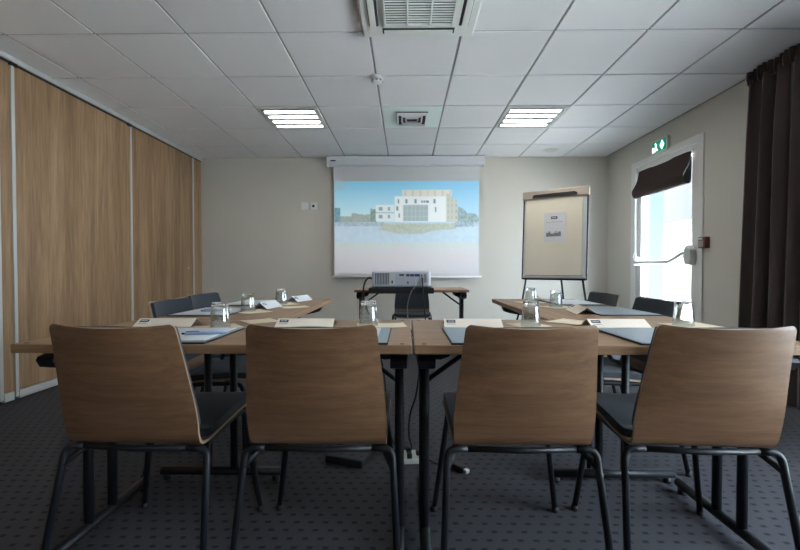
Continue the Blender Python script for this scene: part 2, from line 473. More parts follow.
louvre_light(-1, 2, 'square recessed louvre ceiling light on the side of the wood partition')
louvre_light(3, 2, 'square recessed louvre ceiling light on the side of the exit door')

t = thing('ceiling_vent', 'pale ceiling panel with a small square air diffuser in its middle', 'ceiling vent', (GX0+1.5*TX, GY0+2.5*TY, ZC))
MB().bx(-.291, .291, -.293, .293, -.003, .012, .003).build('panel', M['ventpale'], t)
f = MB()
f.bx(-.155, .155, -.165, .165, -.012, -.002, .003, 1)
for k, r in enumerate((.145, .10, .06)):
    for s in (-1, 1):
        f.box((s*r, 0, -.022), (.006, 2*r, .03), Matrix.Rotation(s*.5, 3, 'Y'))
        f.box((0, s*r*1.05, -.022), (2*r, .006, .03), Matrix.Rotation(-s*.5, 3, 'X'))
f.build('diffuser', [M['white'], M['slot']], t)

t = thing('air_conditioner', 'large square white air conditioning cassette set into the ceiling', 'air conditioner', (.08, 2.30, ZC-.0008))
f = MB(); f.box((0, 0, -.019), (.705, .705, .034), None, .012); f.build('panel', M['ac'], t)
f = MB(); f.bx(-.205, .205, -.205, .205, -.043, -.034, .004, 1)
for k in range(17):
    y = -.187+k*.374/16
    f.box((0, y, -.047), (.40, .009, .006), Matrix.Rotation(.5, 3, 'X'))
for x in (-.205, -.07, .07, .205): f.bx(x-.005, x+.005, -.205, .205, -.052, -.042)
for y in (-.205, .205): f.bx(-.21, .21, y-.006, y+.006, -.052, -.040)
f.build('intake_grille', [M['ac'], M['acdark']], t)
for ang in range(4):
    mr = Matrix.Rotation(ang*PI/2, 3, 'Z')
    v = MB()
    v.box(mr @ Vector((0, .275, -.036)), (.45, .058, .004) if ang % 2 == 0 else (.058, .45, .004), None, .0015, 1)
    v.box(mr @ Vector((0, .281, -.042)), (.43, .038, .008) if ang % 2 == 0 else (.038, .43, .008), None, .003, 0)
    v.build('air_flap', [M['ac'], M['slot']], t)

t = thing('smoke_detector', 'small round white smoke detector under the ceiling tiles', 'smoke detector', (-.23, 3.262, ZC))
MB().lathe([(.0, 0), (.052, 0), (.054, -.010), (.050, -.022), (.040, -.024), (.0, -.024)][1:5], seg=24).build('base', M['white'], t)
MB().lathe([(.040, -.022), (.044, -.032), (.040, -.046), (.022, -.052)], seg=24).build('sensor_head', M['white'], t)
f = MB()
for k in range(8):
    a = k*PI/4; f.box((.0405*math.cos(a), .0405*math.sin(a), -.039), (.008, .018, .008), Matrix.Rotation(a, 3, 'Z'))
f.build('sensor_slot', M['slot'], t)

t = thing('ceiling_speaker', 'flat round white loudspeaker grille in the ceiling near the flipchart', 'ceiling speaker', (1.884, 5.31, ZC))
MB().lathe([(.105, .002), (.105, -.004), (.095, -.008), (.088, -.006)], seg=32).build('rim', M['white'], t)
MB().lathe([(.086, -.004), (.06, -.008), (.02, -.009)], seg=32).build('grille', M['offwhite'], t)

# ------------------------------------------------------------------ back wall: screen, switches
t = thing('projection_screen', 'white pull-down projection screen showing a hotel building picture', 'projection screen', (.01, 5.55, 0))
f = MB(); f.box((-.015, 0, 2.425), (2.11, .10, .125), None, .012); f.build('case', M['casew'], t)
f = MB(); f.bx(-1.03, -.96, -.052, -.048, 2.415, 2.432); f.build('case_badge', M['ink'], t)
for s in (-1, 1): MB().box((-.015+s*1.06, .0, 2.425), (.018, .106, .132), None, .004).build('end_cap', M['white'], t)
MB().bx(-.995, .995, .005, .008, .86, 2.38).build('screen_fabric', M['screen'], t)
MB().tube([(-1.03, .006, .848), (1.03, .006, .848)], .014, 12).build('bottom_bar', M['white'], t)

def pict(u, v):
    """picture colour (sRGB 0..255); u,v in photo-like units: u 335..479, v 181..277"""
    def h(a, b): 
        x = math.sin(a*12.9898+b*78.233)*43758.5453; return x-math.floor(x)
    def nz(a, b, s):
        a, b = a/s, b/s; i, j = math.floor(a), math.floor(b); fa, fb = a-i, b-j
        fa, fb = fa*fa*(3-2*fa), fb*fb*(3-2*fb)
        return (h(i, j)*(1-fa)+h(i+1, j)*fa)*(1-fb)+(h(i, j+1)*(1-fa)+h(i+1, j+1)*fa)*fb
    mix = lambda a, b, t: tuple(x+(y-x)*max(0, min(1, t)) for x, y in zip(a, b))
    n1, n2 = nz(u, v, 3.2), nz(u+40, v+9, 1.3)
    c = mix((134, 198, 227), (204, 231, 238), (v-181)/36)
    if u > 440: c = mix(c, (150, 196, 232), .35)
    # foliage top-left
    if (u-338)**2/150+(v-181)**2/90 < .55+.9*n2 and n1 > .35: c = mix(c, (168, 190, 196), .55)
    # distant trees
    top = 214.5 - 3.5*nz(u, 0, 5) + (3 if u < 352 else 0)
    if u < 376 and top < v < 225: c = mix((152, 172, 174), (182, 188, 176), n2)
    if u < 341 and v > 206+n1*3 and v < 224: c = mix((104, 150, 170), (140, 176, 186), n2)
    tr = 206 + (u-450)*.45 - 4*nz(u, 3, 4)
    if u > 450 and tr < v < 226: c = mix((128, 158, 172), (182, 194, 190), n2)
    if 371 < u < 377 and 206+n1*4 < v < 224: c = mix((120, 150, 150), (160, 180, 170), n2)
    # building: small block
    if 376 <= u < 394.5 and 204.5 <= v < 221:
        c = (226, 234, 236)
        if 212 < v < 213: c = (190, 204, 210)
        for a, b_ in ((379, 383.5), (388.5, 390.5)):
            for q in (206.5, 214.5):
                if a < u < b_ and q < v < q+4: c = (150, 176, 180)
    if 403 <= u < 452 and 189.5-(u-403)*.0 <= v < 198:
        c = (224, 222, 212) if (u % 7.5) > 1.4 else (206, 204, 194)
        if v < 190.6: c = (226, 226, 214)
    if 447 <= u < 458 and 193+(u-447)*.75 <= v < 226: c = (202, 204, 192) if (u % 4) > 1.2 or v % 6 > 3 else (172, 180, 180)
    if 395 <= u < 447 and 196.5 <= v < 224:
        c = (232, 238, 238)
        if 403.5 < u < 428.5 and 204.5 < v < 221:
            c = (172, 188, 190) if (u % 4.2) > .9 and (v % 5.4) > .8 else (190, 202, 202)
        for wx in (398, 406, 415, 434):
            if wx < u < wx+2 and 199 < v < 203.4: c = (140, 160, 164)
        for wx, q in ((397, 206), (399, 213), (435.5, 207)):
            if wx < u < wx+1.8 and q < v < q+4.6: c = (146, 166, 170)
        if 421 < u < 430 and 200.3 < v < 202.3 and (u*1.7) % 2 > .6: c = (120, 142, 160)
    # cars, hedge, road, lawn
    if 223 <= v < 234 and 385-(v-223) < u < 457 and v < 229+6*math.exp(-((u-410)/22)**2)*1.0: c = mix((176, 190, 178), (200, 208, 196), n2)
    elif v >= 221.5:
        if v < 241 + 2*n1: c = mix((190, 212, 225), (208, 224, 233), n1*.6+n2*.2)
        else:
            c = mix((204, 220, 224), (216, 212, 216), (v-241)/16); c = mix(c, (204, 206, 190), n2*.5*max(0, 1-(v-241)/18))
            if (u-402)**2/120+(v-249)**2/14 < 1: c = mix(c, (222, 208, 222), n1*.6)
        if v < 226 and (u < 385 or u > 457): c = mix(c, (156, 176, 186), n2)
    if 455 < u < 474 and 222 < v < 226.5: c = mix((140, 160, 176), (190, 206, 214), n2)
    return mix(c, (204, 203, 207), (v-248)/22)
nu, nv = 190, 130
me = bpy.data.meshes.new('projected_picture'); vv, ff, cc = [], [], []
for j in range(nv+1):
    for i in range(nu+1):
        vv.append((-.985+1.97*i/nu, .0035, 2.158-1.26*j/nv))
        col = pict(335+144*i/nu, 181+92*j/nv)
        cc += [*[((x/255)/12.92 if x/255 < .04045 else ((x/255+.055)/1.055)**2.4) for x in col], 1.]
for j in range(nv):
    for i in range(nu):
        a = j*(nu+1)+i; ff.append((a, a+nu+1, a+nu+2, a+1))
me.from_pydata(vv, [], ff); ca = me.color_attributes.new('Col', 'FLOAT_COLOR', 'POINT'); ca.data.foreach_set('color', cc)
me.materials.append(M['picture']); po = bpy.data.objects.new('projected_picture', me); COL.objects.link(po); po.parent = t
po['label'] = 'faint projected picture of a white hotel building under blue sky'

t = thing('wall_socket', 'blank square white wall plate on the back wall, farther from the screen', 'wall socket', (-1.40, YB, 1.83))
MB().box((0, -.006, 0), (.10, .012, .10), None, .004).build('plate', M['white'], t)
MB().box((0, -.013, 0), (.06, .004, .06), None, .0015).build('cover', M['white'], t)
t = thing('wall_socket', 'square wall plate with a dark round socket, nearer the screen', 'wall socket', (-1.27, YB, 1.83))
MB().box((0, -.006, 0), (.09, .012, .10), None, .004).build('plate', M['white'], t)
MB().lathe([(.019, -.012), (.019, -.0135)], (-.012, 0, 0), 16, axis='Y').build('socket_hole', M['slot'], t)

# ------------------------------------------------------------------ right wall things
t = thing('exit_sign', 'green illuminated emergency exit sign on the wall above the door', 'exit sign', (XR, 4.455, 2.292))
MB().box((-.016, 0, 0), (.032, .27, .155), None, .006).build('housing', M['offwhite'], t)
MB().bx(-.035, -.032, -.115, .115, -.058, .058).build('sign_face', M['green'], t)
f = MB()   # white arrow-like diamond, toward the camera side, and the running figure in a doorway
T = Matrix(((0, 0, -1, -.035), (-1, 0, 0, 0), (0, 1, 0, 0), (0, 0, 0, 1)))
f.prism([(.02, 0), (.055, .05), (.09, 0), (.055, -.05)], .002, T)
f.prism([(-.112, -.05), (-.085, -.05), (-.085, .005), (-.112, .005)], .002, T)
f.prism([(-.075, -.052), (-.064, -.052), (-.05, -.02), (-.03, -.045), (-.02, -.04), (-.042, .005), (-.03, .02), (-.036, .026), (-.06, .012), (-.07, -.015)], .002, T)
f.prism([(-.058+.011*math.cos(a*PI/5), .036+.011*math.sin(a*PI/5)) for a in range(10)], .002, T)
f.build('pictogram', M['exitwhite'], t)

t = thing('fire_call_point', 'small red fire alarm call point with grey cover beside the exit door', 'alarm', (XR, 3.79, 1.205))
MB().box((-.022, 0, 0), (.044, .095, .105), None, .006).build('box', M['red'], t)
MB().box((-.046, .008, -.012), (.006, .062, .06), None, .002).build('cover', M['cover'], t)
MB().box((-.046, .012, .036), (.005, .045, .016), None, .001).build('tab', M['paper'], t)

t = thing('roman_blind', 'dark brown roman blind folded up over the glass door', 'blind', (XR, 4.365, 0))
# fabric: hanging front sheet, folded roll at the bottom; profile in (x, z), swept along y
prof = spline([(-.045, 2.095), (-.055, 2.03), (-.075, 1.96), (-.105, 1.90), (-.125, 1.86), (-.12, 1.81), (-.095, 1.785), (-.06, 1.79), (-.05, 1.83)], 5)
def SB(u, v):
    k = v*(len(prof)-1); i = min(int(k), len(prof)-2); q = k-i
    x = prof[i][0]+(prof[i+1][0]-prof[i][0])*q; z = prof[i][1]+(prof[i+1][1]-prof[i][1])*q
    return (x-.002*math.sin(u*9), -.435+.87*u, z+.0015*math.sin(u*5+v*3))
MB().sheet(SB, [k/16 for k in range(17)], [k/32 for k in range(33)], 0, .004).build('blind_fabric', M['blind'], t)
for s in (-1, 1):
    pr2 = [(p[0]+.006, p[1]) for p in prof[4:]] + [(-.04, 1.95), (-.045, 2.07)]
    MB().prism(pr2, .004, Matrix(((1, 0, 0, 0), (0, 0, 1, s*.428-.002), (0, 1, 0, 0), (0, 0, 0, 1)))).build('side_fold', M['blindin'], t)
MB().bx(-.05, -.02, -.44, .44, 2.085, 2.115, .003).build('head_rail', M['white'], t)
f = MB()
for yy in (.470, .488): f.tube([(-.055, yy, 2.09), (-.058, yy+.008, 1.6), (-.056, yy, 1.12)], .0028, 6)
f.build('cord', M['cord'], t)
f = MB(); f.tube(spline([(-.056, .48, 1.16), (-.075, .495, 1.10), (-.05, .47, 1.04), (-.07, .49, 1.0), (-.055, .478, 1.06), (-.065, .468, 1.13)], 6), .008, 6)
f.build('cord_bundle', M['cord'], t)

t = thing('curtain', 'floor-length dark brown pleated curtain on the window wall', 'curtain', (XR-.115, 2.34, 0))
CL = 1.70; ry = random.Random(5)
def SC(u, v):
    y = (u-.5)*CL
    z = .015+2.40*v
    spread = 1+.10*(1-v)
    ph = u*2*PI*15
    a = .032+.014*math.sin(u*23)+.01*math.sin(u*51+1)
    x = a*math.sin(ph+.6*math.sin(u*17)+.5*(1-v)*math.sin(u*9)) + .012*math.sin(ph*.5+v*1.5)*(1-v)
    return (x*(.6+.4*min(1, (1-v)*5+.1)), y*spread+.006*math.sin(ph*2), z)
MB().sheet(SC, [k/300 for k in range(301)], [0, .1, .25, .4, .55, .7, .82, .9, .95, 1], -.002, .002).build('fabric', M['curtain'], t)
def SH(u, v):
    y = (u-.5)*CL*1.01; ph = u*2*PI*40
    return (.02*math.sin(ph+.8*math.sin(u*31))*(1+.35*math.sin(v*PI)) + .006*math.sin(u*67), y+.006*math.sin(ph*1.5+v*3), 2.38+.105*v+.006*math.sin(u*49))
MB().sheet(SH, [k/360 for k in range(361)], [0, .25, .5, .75, 1], -.003, .003).build('heading', M['curtain'], t)

# ------------------------------------------------------------------ chairs
PROF = spline([(.222, .432), (.205, .442), (.10, .448), (-.02, .442), (-.11, .434), (-.165, .431), (-.200, .438), (-.217, .463), (-.2265, .51), (-.245, .60), (-.270, .71), (-.298, .817)], 6)
PROF = [(y, z-.005-.004*max(0, (z-.5)/.317)) for y, z in PROF]
NP = len(PROF); cum = [0]
for a, b in zip(PROF[:-1], PROF[1:]): cum.append(cum[-1]+math.hypot(b[0]-a[0], b[1]-a[1]))
LT = cum[-1]
def prof_at(s):
    s = max(0, min(LT, s))
    for i in range(NP-1):
        if s <= cum[i+1] or i == NP-2:
            q = (s-cum[i])/(cum[i+1]-cum[i]); return tuple(PROF[i][k]+(PROF[i+1][k]-PROF[i][k])*q for k in (0, 1))
def chair_surface(s, u, wscale=1., rtop=.013, rfront=.05, s0=0., s1=LT):
    y, z = prof_at(s)
    f = s/LT
    hb = max(0, min(1, (z-.44)/.16)) if s > LT*.45 else 0          # how much of the back this is
    w = .207*(1-hb) + (.213-.030*max(0, (z-.50)/.317))*hb
    w *= wscale
    for d, r in ((s1-s, rtop), (s-s0, rfront)):
        if d < r: w -= r - math.sqrt(max(0, r*r-(r-d)**2))
    e = u*w
    bulge = (1-u*u)
    y -= .026*bulge*hb
    z -= .006*bulge*hb*max(0, (z-.6)/.217)
    if s < LT*.45: z -= .008*bulge
    return (e, y, z)
def srange(a, b, n, dense=.03):
    out = [a, a+.0015, a+.005, a+.012, a+.022, a+dense+.01] + [a+.05+(b-a-.1)*k/n for k in range(n+1)] + [b-.022, b-.016, b-.010, b-.005, b-.0015, b]
    return sorted(set(out))
US = [-1+2*k/20 for k in range(21)]
S_BACK0 = next(cum[i] for i in range(NP) if PROF[i][1] > .475 and i > NP*.6)
S_SEAT1 = next(cum[i] for i in range(NP) if PROF[i][0] < -.15)
def make_chair(label):
    t = thing('conference_chair', label, 'chair')
    MB().sheet(lambda u, s: chair_surface(s, u), US, srange(0, LT, 46), -.0045, .0045, 0, 1).build('seat_shell', [M['chairwood'], M['plyedge']], t)
    a, b = .012, S_SEAT1
    MB().sheet(lambda u, s: chair_surface(s, u, .985, .03, .045, a, b), US, srange(a, b, 20), -.0045, -.030).build('seat_pad', M['fabric'], t)
    a2, b2 = S_BACK0, LT-.001
    MB().sheet(lambda u, s: chair_surface(s, u, .995, .013, .02, a2, b2), US, srange(a2, b2, 20), -.0045, -.018).build('back_pad', M['fabric'], t)
    r = .0108
    MB().tube([(-.165, -.205, .418), (0, -.212, .415), (.165, -.205, .418)], .0095).build('rear_rail', M['black'], t)
    for s in (-1, 1):
        l = MB().tube([(s*.165, -.205, .4175), (s*.226, -.206, .4165), (s*.249, -.288, .012)], r, 10, .05).build('leg', M['black'], t)
        MB().lathe([(.013, 0), (.014, .004), (.012, .022)], (s*.2495, -.289, 0), 12).build('glide', M['blackp'], l)
    for s in (-1, 1):
        l = MB().tube([(s*.230, -.219, .362), (s*.186, -.14, .412), (s*.186, .14, .419), (s*.240, .168, .012)], r, 10, .045).build('leg', M['black'], t)
        MB().lathe([(.013, 0), (.014, .004), (.012, .022)], (s*.2405, .1685, 0), 12).build('glide', M['blackp'], l)
    MB().tube([(-.186, .06, .417), (0, .06, .418), (.186, .06, .417)], .008).build('seat_rail', M['black'], t)
    return t

near_g = 'wooden-backed chairs along the near tables'
side_g = 'chairs along the side tables'
CH = make_chair('wooden-backed chair at the near tables, the one closest to the wood partition')
CH['group'] = near_g
CH.location = (-.826, 1.437, 0); CH.rotation_euler = (0, 0, R(-2))
dup(CH, (-.267, 1.437, 0), R(0), 'wooden-backed chair second from the wood partition, beside the table seam', near_g)
dup(CH, (.354, 1.437, 0), R(0), 'wooden-backed chair second from the curtain, beside the table seam', near_g)
dup(CH, (.908, 1.437, 0), R(-3), 'wooden-backed chair at the near tables, the one closest to the curtain', near_g)
dup(CH, (-.93, 2.10, 0), R(-90+3), 'charcoal padded chair by the wood partition, nearer the wooden-backed chairs', side_g)
dup(CH, (-1.00, 2.565, 0), R(-90), 'charcoal padded chair by the wood partition, nearer the back wall', side_g)
dup(CH, (1.03, 2.140, 0), R(90), 'charcoal padded chair in front of the glass door, nearer the curtain', side_g)
dup(CH, (1.01, 2.672, 0), R(90), 'charcoal padded chair in front of the glass door, nearer the flipchart', side_g)
dup(CH, (.075, 4.62, 0), R(180), 'charcoal padded chair behind the projector table, facing the near tables', 'presenter chair')

# ------------------------------------------------------------------ tables
def make_table(L, D, label, ztop=.742):
    t = thing('folding_table', label, 'table')
    th = .027
    f = MB(); f.box((0, 0, ztop-th/2), (L, D, th), None, .0025, 1, 1)
    f.bm.faces.ensure_lookup_table()
    for fc in f.bm.faces:
        fc.material_index = 0 if abs(fc.normal.z) > .9 else 1
    f.build('tabletop', [M['tabletop'], M['tableedge']], t)
    zb = ztop-th
    for s in (-1, 1):
        x = s*(L/2-.042)
        br = MB()
        T = Matrix(((0, 0, 1, x-.026), (1, 0, 0, 0), (0, 1, 0, 0), (0, 0, 0, 1)))
        br.prism([(-.215, zb), (.215, zb), (.20, zb-.020), (.225, zb-.026), (.232, zb-.036), (.218, zb-.060), (.18, zb-.072), (.11, zb-.084), (-.11, zb-.084), (-.18, zb-.072), (-.218, zb-.060), (-.232, zb-.036), (-.225, zb-.026), (-.20, zb-.020)], .052, T)
        xi = x-s*.026
        T2 = Matrix(((1, 0, 0, 0), (0, 0, 1, -.10), (0, 1, 0, 0), (0, 0, 0, 1)))
        q = [(xi, zb), (xi-s*.085, zb), (xi-s*.055, zb-.05), (xi-s*.025, zb-.06), (xi, zb-.058)]
        br.prism(q, .20, T2)
        br.build('bracket', M['black'], t)
        for yy in (-.058, .058):
            MB().tube([(x, yy, .045), (x, yy, zb-.055)], .0165, 14).build('leg', M['black'], t)
        fb = MB().tube([(x, -.275, .040), (x, .275, .040)], .019, 12)
        fb = fb.build('foot_bar', M['black'], t)
        for yy in (-.25, .25): MB().lathe([(.016, 0), (.018, .004), (.016, .026)], (x, yy, 0), 12).build('glide', M['blackp'], fb)
        MB().tube([(x-s*.008, 0, .555), (x-s*.225, 0, zb-.002)], .0095, 8).build('brace', M['black'], t)
        MB().tube([(x, -.058, .60), (x, .058, .60)], .012, 8).build('cross_bar', M['black'], t)
    for sx in (-1, 1):
        for sy in (-1, 1): MB().lathe([(.007, 0), (.007, .0012)], (sx*(L/2-.03), sy*(D/2-.022), ztop-.0002), 12).build('connector_cap', M['darkedge'], t)
        MB().box((sx*(L/2+.0002), 0, ztop-th/2), (.001, .10, .010)).build('connector_slot', M['darkedge'], t)
    return t
TB = make_table(1.202, .595, 'near oak folding table, the one closer to the wood partition')
TB.location = (-.5815, 1.4875, 0); TB['group'] = 'near tables'
dup(TB, (.6265, 1.4875, 0), 0, 'near oak folding table, the one closer to the curtain', 'near tables')
dup(TB, (-.845, 2.392, 0), R(90), 'oak folding table standing end-on along the wood partition', 'side tables')
dup(TB, (.933, 2.392, 0), R(-90), 'oak folding table standing end-on before the glass door', 'side tables')
dup(TB, (.062, 4.515, 0), 0, 'oak folding table carrying the projector, below the screen', 'projector table')
ZT = .742

# ------------------------------------------------------------------ projector and its cables
t = thing('projector', 'wide silver projector on the table below the screen', 'projector', (-.045, 4.33, .772))
MB().box((0, 0, .085), (.60, .40, .165), None, .022, 0, 3).build('housing', M['silver'], t)
f = MB()
for k in range(9): f.bx(-.265+k*.016, -.257+k*.016, -.2025, -.198, .03, .145)
f.build('vent', M['slot'], t)
MB().bx(-.115, -.06, -.203, -.199, .03, .15).build('side_panel', M['white'], t)
f = MB(); f.bx(-.03, .275, -.203, -.199, .035, .150); f.build('port_panel', M['silver'], t)
for x0, x1, z0, z1, m in ((-.02, .03, .118, .135, 'blackp'), (.05, .085, .112, .136, 'portblue'), (.09, .13, .112, .136, 'portblue'), (.135, .19, .112, .136, 'portblue'), (.20, .215, .115, .13, 'blackp'), (.232, .258, .05, .138, 'steel'), (-.10, -.085, .04, .07, 'blackp'), (.06, .075, .04, .06, 'slot')):
    MB().bx(x0, x1, -.208, -.202, z0, z1, .001).build('port', M[m], t)
for x in (-.25, .25):
    for y in (-.15, .15): MB().lathe([(.015, 0), (.015, .006)], (x, y, -.003), 10).build('foot', M['blackp'], t)
MB().lathe([(.05, .20), (.055, .215), (.045, .225)], (.16, 0, .085), 24, axis='Y').build('lens', M['blackp'], t)

t = thing('projector_slab', 'flat black slab with a front lip under the projector, overhanging the table edge', 'tray', (-.045, 4.32, ZT))
MB().box((0, .0, .0135), (.66, .46, .025), None, .004).build('board', M['blackp'], t)  # black slab; its lip makes a dark strip along the table's front edge
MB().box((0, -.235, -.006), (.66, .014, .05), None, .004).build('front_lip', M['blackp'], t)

def cable(pts, r, label, mat='blackp', n=8):
    return tag(MB().tube(spline(pts, n), r, 8).build('cable', M[mat]), label, 'cable')
cable([(-.345, 4.23, .86), (-.39, 4.17, .865), (-.425, 4.14, .80), (-.43, 4.12, .70), (-.41, 4.10, .60), (-.37, 4.09, .50)], .009, 'thick black power cable looping from the side of the projector')
cable([(.11, 4.118, .86), (.105, 4.068, .80), (.055, 4.052, .73), (.02, 4.065, .60), (.02, 4.075, .48), (.03, 4.08, .3), (.03, 4.10, .006)], .006, 'grey video cable hanging from the projector ports, nearer the projector middle', 'steel')
cable([(.215-.045, 4.118, .87), (.172, 4.068, .80), (.175, 4.052, .70), (.19, 4.07, .55), (.20, 4.08, .42), (.18, 4.09, .3), (.19, 4.11, .006)], .006, 'black video cable hanging straight from the blue projector port')

# ------------------------------------------------------------------ flipchart easel
K = 1.1
ax, ay, bxx, by = 1.382, 4.84, 1.975, 4.43
ang = math.atan2(by-ay, bxx-ax); Wd = math.hypot(bxx-ax, by-ay)
t = thing('flipchart_easel', 'tripod flipchart easel with a cream paper pad beside the screen', 'flipchart', ((ax+bxx)/2, (ay+by)/2, 0), ang)
# local frame: x along the board, -y toward the tables
TI = Matrix.Rotation(R(-4), 3, 'X')
def EB(x, y, z): return TI @ Vector((x*K, y*K, (z-.85)*K)) + Vector((0, 0, .838))
def ebox(mb, x0, x1, y0, y1, z0, z1, bev=0., mi=0):
    return mb.box(EB((x0+x1)/2, (y0+y1)/2, (z0+z1)/2), ((x1-x0)*K, (y1-y0)*K, (z1-z0)*K), TI, bev, mi)
h = Wd/2/K
ebox(MB(), -h+.008, h-.008, -.008, .008, .86, 1.76).build('board', M['board'], t)
f = MB()
for s in (-1, 1): ebox(f, min(s*h, s*(h-.014)), max(s*h, s*(h-.014)), -.013, .013, .85, 1.75, .004)
ebox(f, -h+.014, h-.014, -.013, .013, .845, .862, .004)
f.build('board_frame', M['black'], t)
f = MB(); ebox(f, -h+.012, h-.012, -.03, .012, .865, .885, .004); f.build('pen_tray', M['alu'], t)
f = MB(); ebox(f, -h-.004, h+.004, -.035, .02, 1.70, 1.79, .008); f.build('top_clamp', M['champagne'], t)
f = MB()
TCl = Matrix.Translation(EB(0, -.035, 1.728)) @ (TI.to_4x4()) @ Matrix(((1, 0, 0, 0), (0, 0, -1, 0), (0, 1, 0, 0), (0, 0, 0, 1)))
f.prism([(-.24, -.02), (.24, -.02), (.25, .0), (.22, .018), (-.22, .018), (-.245, .0)], .014, TCl); f.build('clamp_bar', M['blackp'], t)
f = MB(); ebox(f, -h+.035, h-.055, -.020, -.0085, .895, 1.705); pad = f.build('paper_pad', M['padpaper'], t)
f = MB(); ebox(f, -h+.04, h-.05, -.0085, -.0082, .888, .9)
f.build('pad_edge', M['inkgrey'], t)
f = MB(); ebox(f, -.098, .112, -.0225, -.0205, 1.245, 1.545)
sh = f.build('printed_sheet', M['paper'], t)
f = MB(); ebox(f, -.03, .034, -.0235, -.0225, 1.478, 1.505); f.build('sheet_logo', M['ink'], sh)
f = MB()
for k in range(5): ebox(f, -.019+k*.0085, -.0135+k*.0085, -.0242, -.0235, 1.486, 1.497)
f.build('logo_lettering', M['paper'], sh)
f = MB(); ebox(f, -.075, .09, -.0235, -.0225, 1.446, 1.449); f.build('print_line', M['inkgrey'], sh)
f = MB()
for k, (x0, x1, z1) in enumerate(((-.075, -.03, 1.338), (-.03, .0, 1.325), (.0, .045, 1.332), (.045, .072, 1.345), (-.05, -.04, 1.352), (.018, .026, 1.352))): ebox(f, x0, x1, -.0235, -.0225, 1.296, z1)
f.build('printed_skyline', M['inkgrey'], sh)
for s in (-1, 1):
    p0 = EB(s*(h-.05), .004, .90); MB().tube([p0, (s*(h-.05)*K+s*.05, -.0, .56), (s*(h-.05)*K+s*.17, -.11, .012)], .0115, 10).build('leg', M['black'], t)
p0 = EB(.03, .02, 1.2); MB().tube([p0, (.07, .47, .012)], .0115, 10).build('leg', M['black'], t)
for q in ((-(h-.05)*K-.17, -.11), ((h-.05)*K+.17, -.11), (.07, .47)):
    MB().lathe([(.016, 0), (.017, .006), (.013, .03)], (q[0], q[1], 0), 12).build('foot_cap', M['blackp'], t)

# ------------------------------------------------------------------ place settings
def make_tumbler():
    # closed ring profile: hollow body, mouth downwards, with a thick base on top
    prof = [(.0380, 0.), (.0355, .03), (.0322, .07), (.0308, .0835), (.0288, .0835), (.0303, .07), (.0336, .03), (.0361, 0.)]
    m = MB().lathe(prof, seg=36, closed=True)
    o = m.build('drinking_glass', M['tumbler'])
    MB().lathe([(.0304, .0838), (.0304, .088), (.0298, .093), (.0285, .0955), (.012, .0945), (.0005, .093), (.0005, .086), (.012, .0855), (.026, .0838)], seg=36, closed=True).build('glass_base', M['baseglass'], o)
    return o
GL = make_tumbler(); gfirst = [True]
def glass(x, y, label, z=ZT+.0022):
    if gfirst[0]: o = GL; gfirst[0] = False
    else:
        o = GL.copy(); COL.objects.link(o)
        for ch in list(GL.children):
            c_ = ch.copy(); COL.objects.link(c_); c_.parent = o
    o.location = (x, y, z)
    tag(o, label, 'glass', 'upturned drinking glasses')
def napkin(x, y, rz, label, sx=.15, sy=.15):
    def S(u, v): return ((u-.5)*sx, (v-.5)*sy, .0004+.006*max(0, abs(u-.5)*2-.72)+.004*max(0, abs(v-.5)*2-.75))
    o = MB().sheet(S, [k/12 for k in range(13)], [k/12 for k in range(13)], 0, .0016).build('paper_napkin', M['napkin'])
    o.location = (x, y, ZT); o.rotation_euler = (0, 0, rz); tag(o, label, 'napkin', 'cream paper napkins')
def name_card(x, y, rz, label, L=.225, hgt=.027, dep=.050, z=ZT, mat='cream'):
    t = thing('name_card', label, 'name card', (x, y, z), rz, 'folded name cards')
    a = math.atan2(hgt, dep); sl = math.hypot(hgt, dep)
    f = MB()
    for s in (-1, 1):
        f.box((0, s*dep/2, hgt/2+.0008), (L, sl, .0012), Matrix.Rotation(-s*a, 3, 'X'))
    f.build('folded_card', M[mat], t)
    rot = Matrix.Rotation(a, 3, 'X')
    n = rot @ Vector((0, 0, 1)); e2 = rot @ Vector((0, 1, 0)); base = Vector((0, -dep/2, hgt/2+.0008))
    f = MB(); f.box(base+n*.0011+e2*.010+Vector((-L/2+.028, 0, 0)), (.034, .016, .0008), rot); f.build('card_logo', M['ink'], t)
    f = MB()
    for k in range(5): f.box(base+n*.0017+e2*.010+Vector((-L/2+.0175+k*.0052, 0, 0)), (.0034, .006, .0004), rot)
    f.build('logo_lettering', M['paper'], t)
    f = MB(); f.box(base+n*.0010+e2*(-.008)+Vector((-L/2+.028, 0, 0)), (.034, .0015, .0006), rot); f.build('card_line', M['inkgrey'], t)
    return t
def desk_mat(x, y, rz, label, sx=.40, sy=.31, z=ZT+.0006):
    t = thing('desk_mat', label, 'desk mat', (x, y, z), rz, 'grey desk mats')
    MB().box((0, 0, .0025), (sx, sy, .005), None, .0015).build('mat_base', M['matedge'], t)
    MB().box((0, 0, .0055), (sx-.008, sy-.008, .0014)).build('mat_surface', M['matgrey'], t)
def paper(x, y, rz, label, sx=.36, sy=.26, z=ZT+.0066):
    o = MB().box((0, 0, .0012), (sx, sy, .002)).build('note_paper', M['paper']); o.location = (x, y, z); o.rotation_euler = (0, 0, rz)
    tag(o, label, 'paper', 'blank note papers')
def pen(x, y, rz, label, z=ZT+.0155):
    t = thing('ballpoint_pen', label, 'pen', (x, y, z), rz, 'pale blue pens')
    MB().tube([(-.062, 0, 0), (.045, 0, 0), (.06, 0, 0), (.068, 0, 0)], [.0055, .0055, .0045, .0015], 10).build('barrel', M['penblue'], t)
    MB().tube([(-.062, 0, 0), (-.072, 0, 0)], .003, 8).build('button', M['ink'], t)
    MB().box((-.04, 0, .0062), (.04, .003, .0015)).build('clip', M['ink'], t)

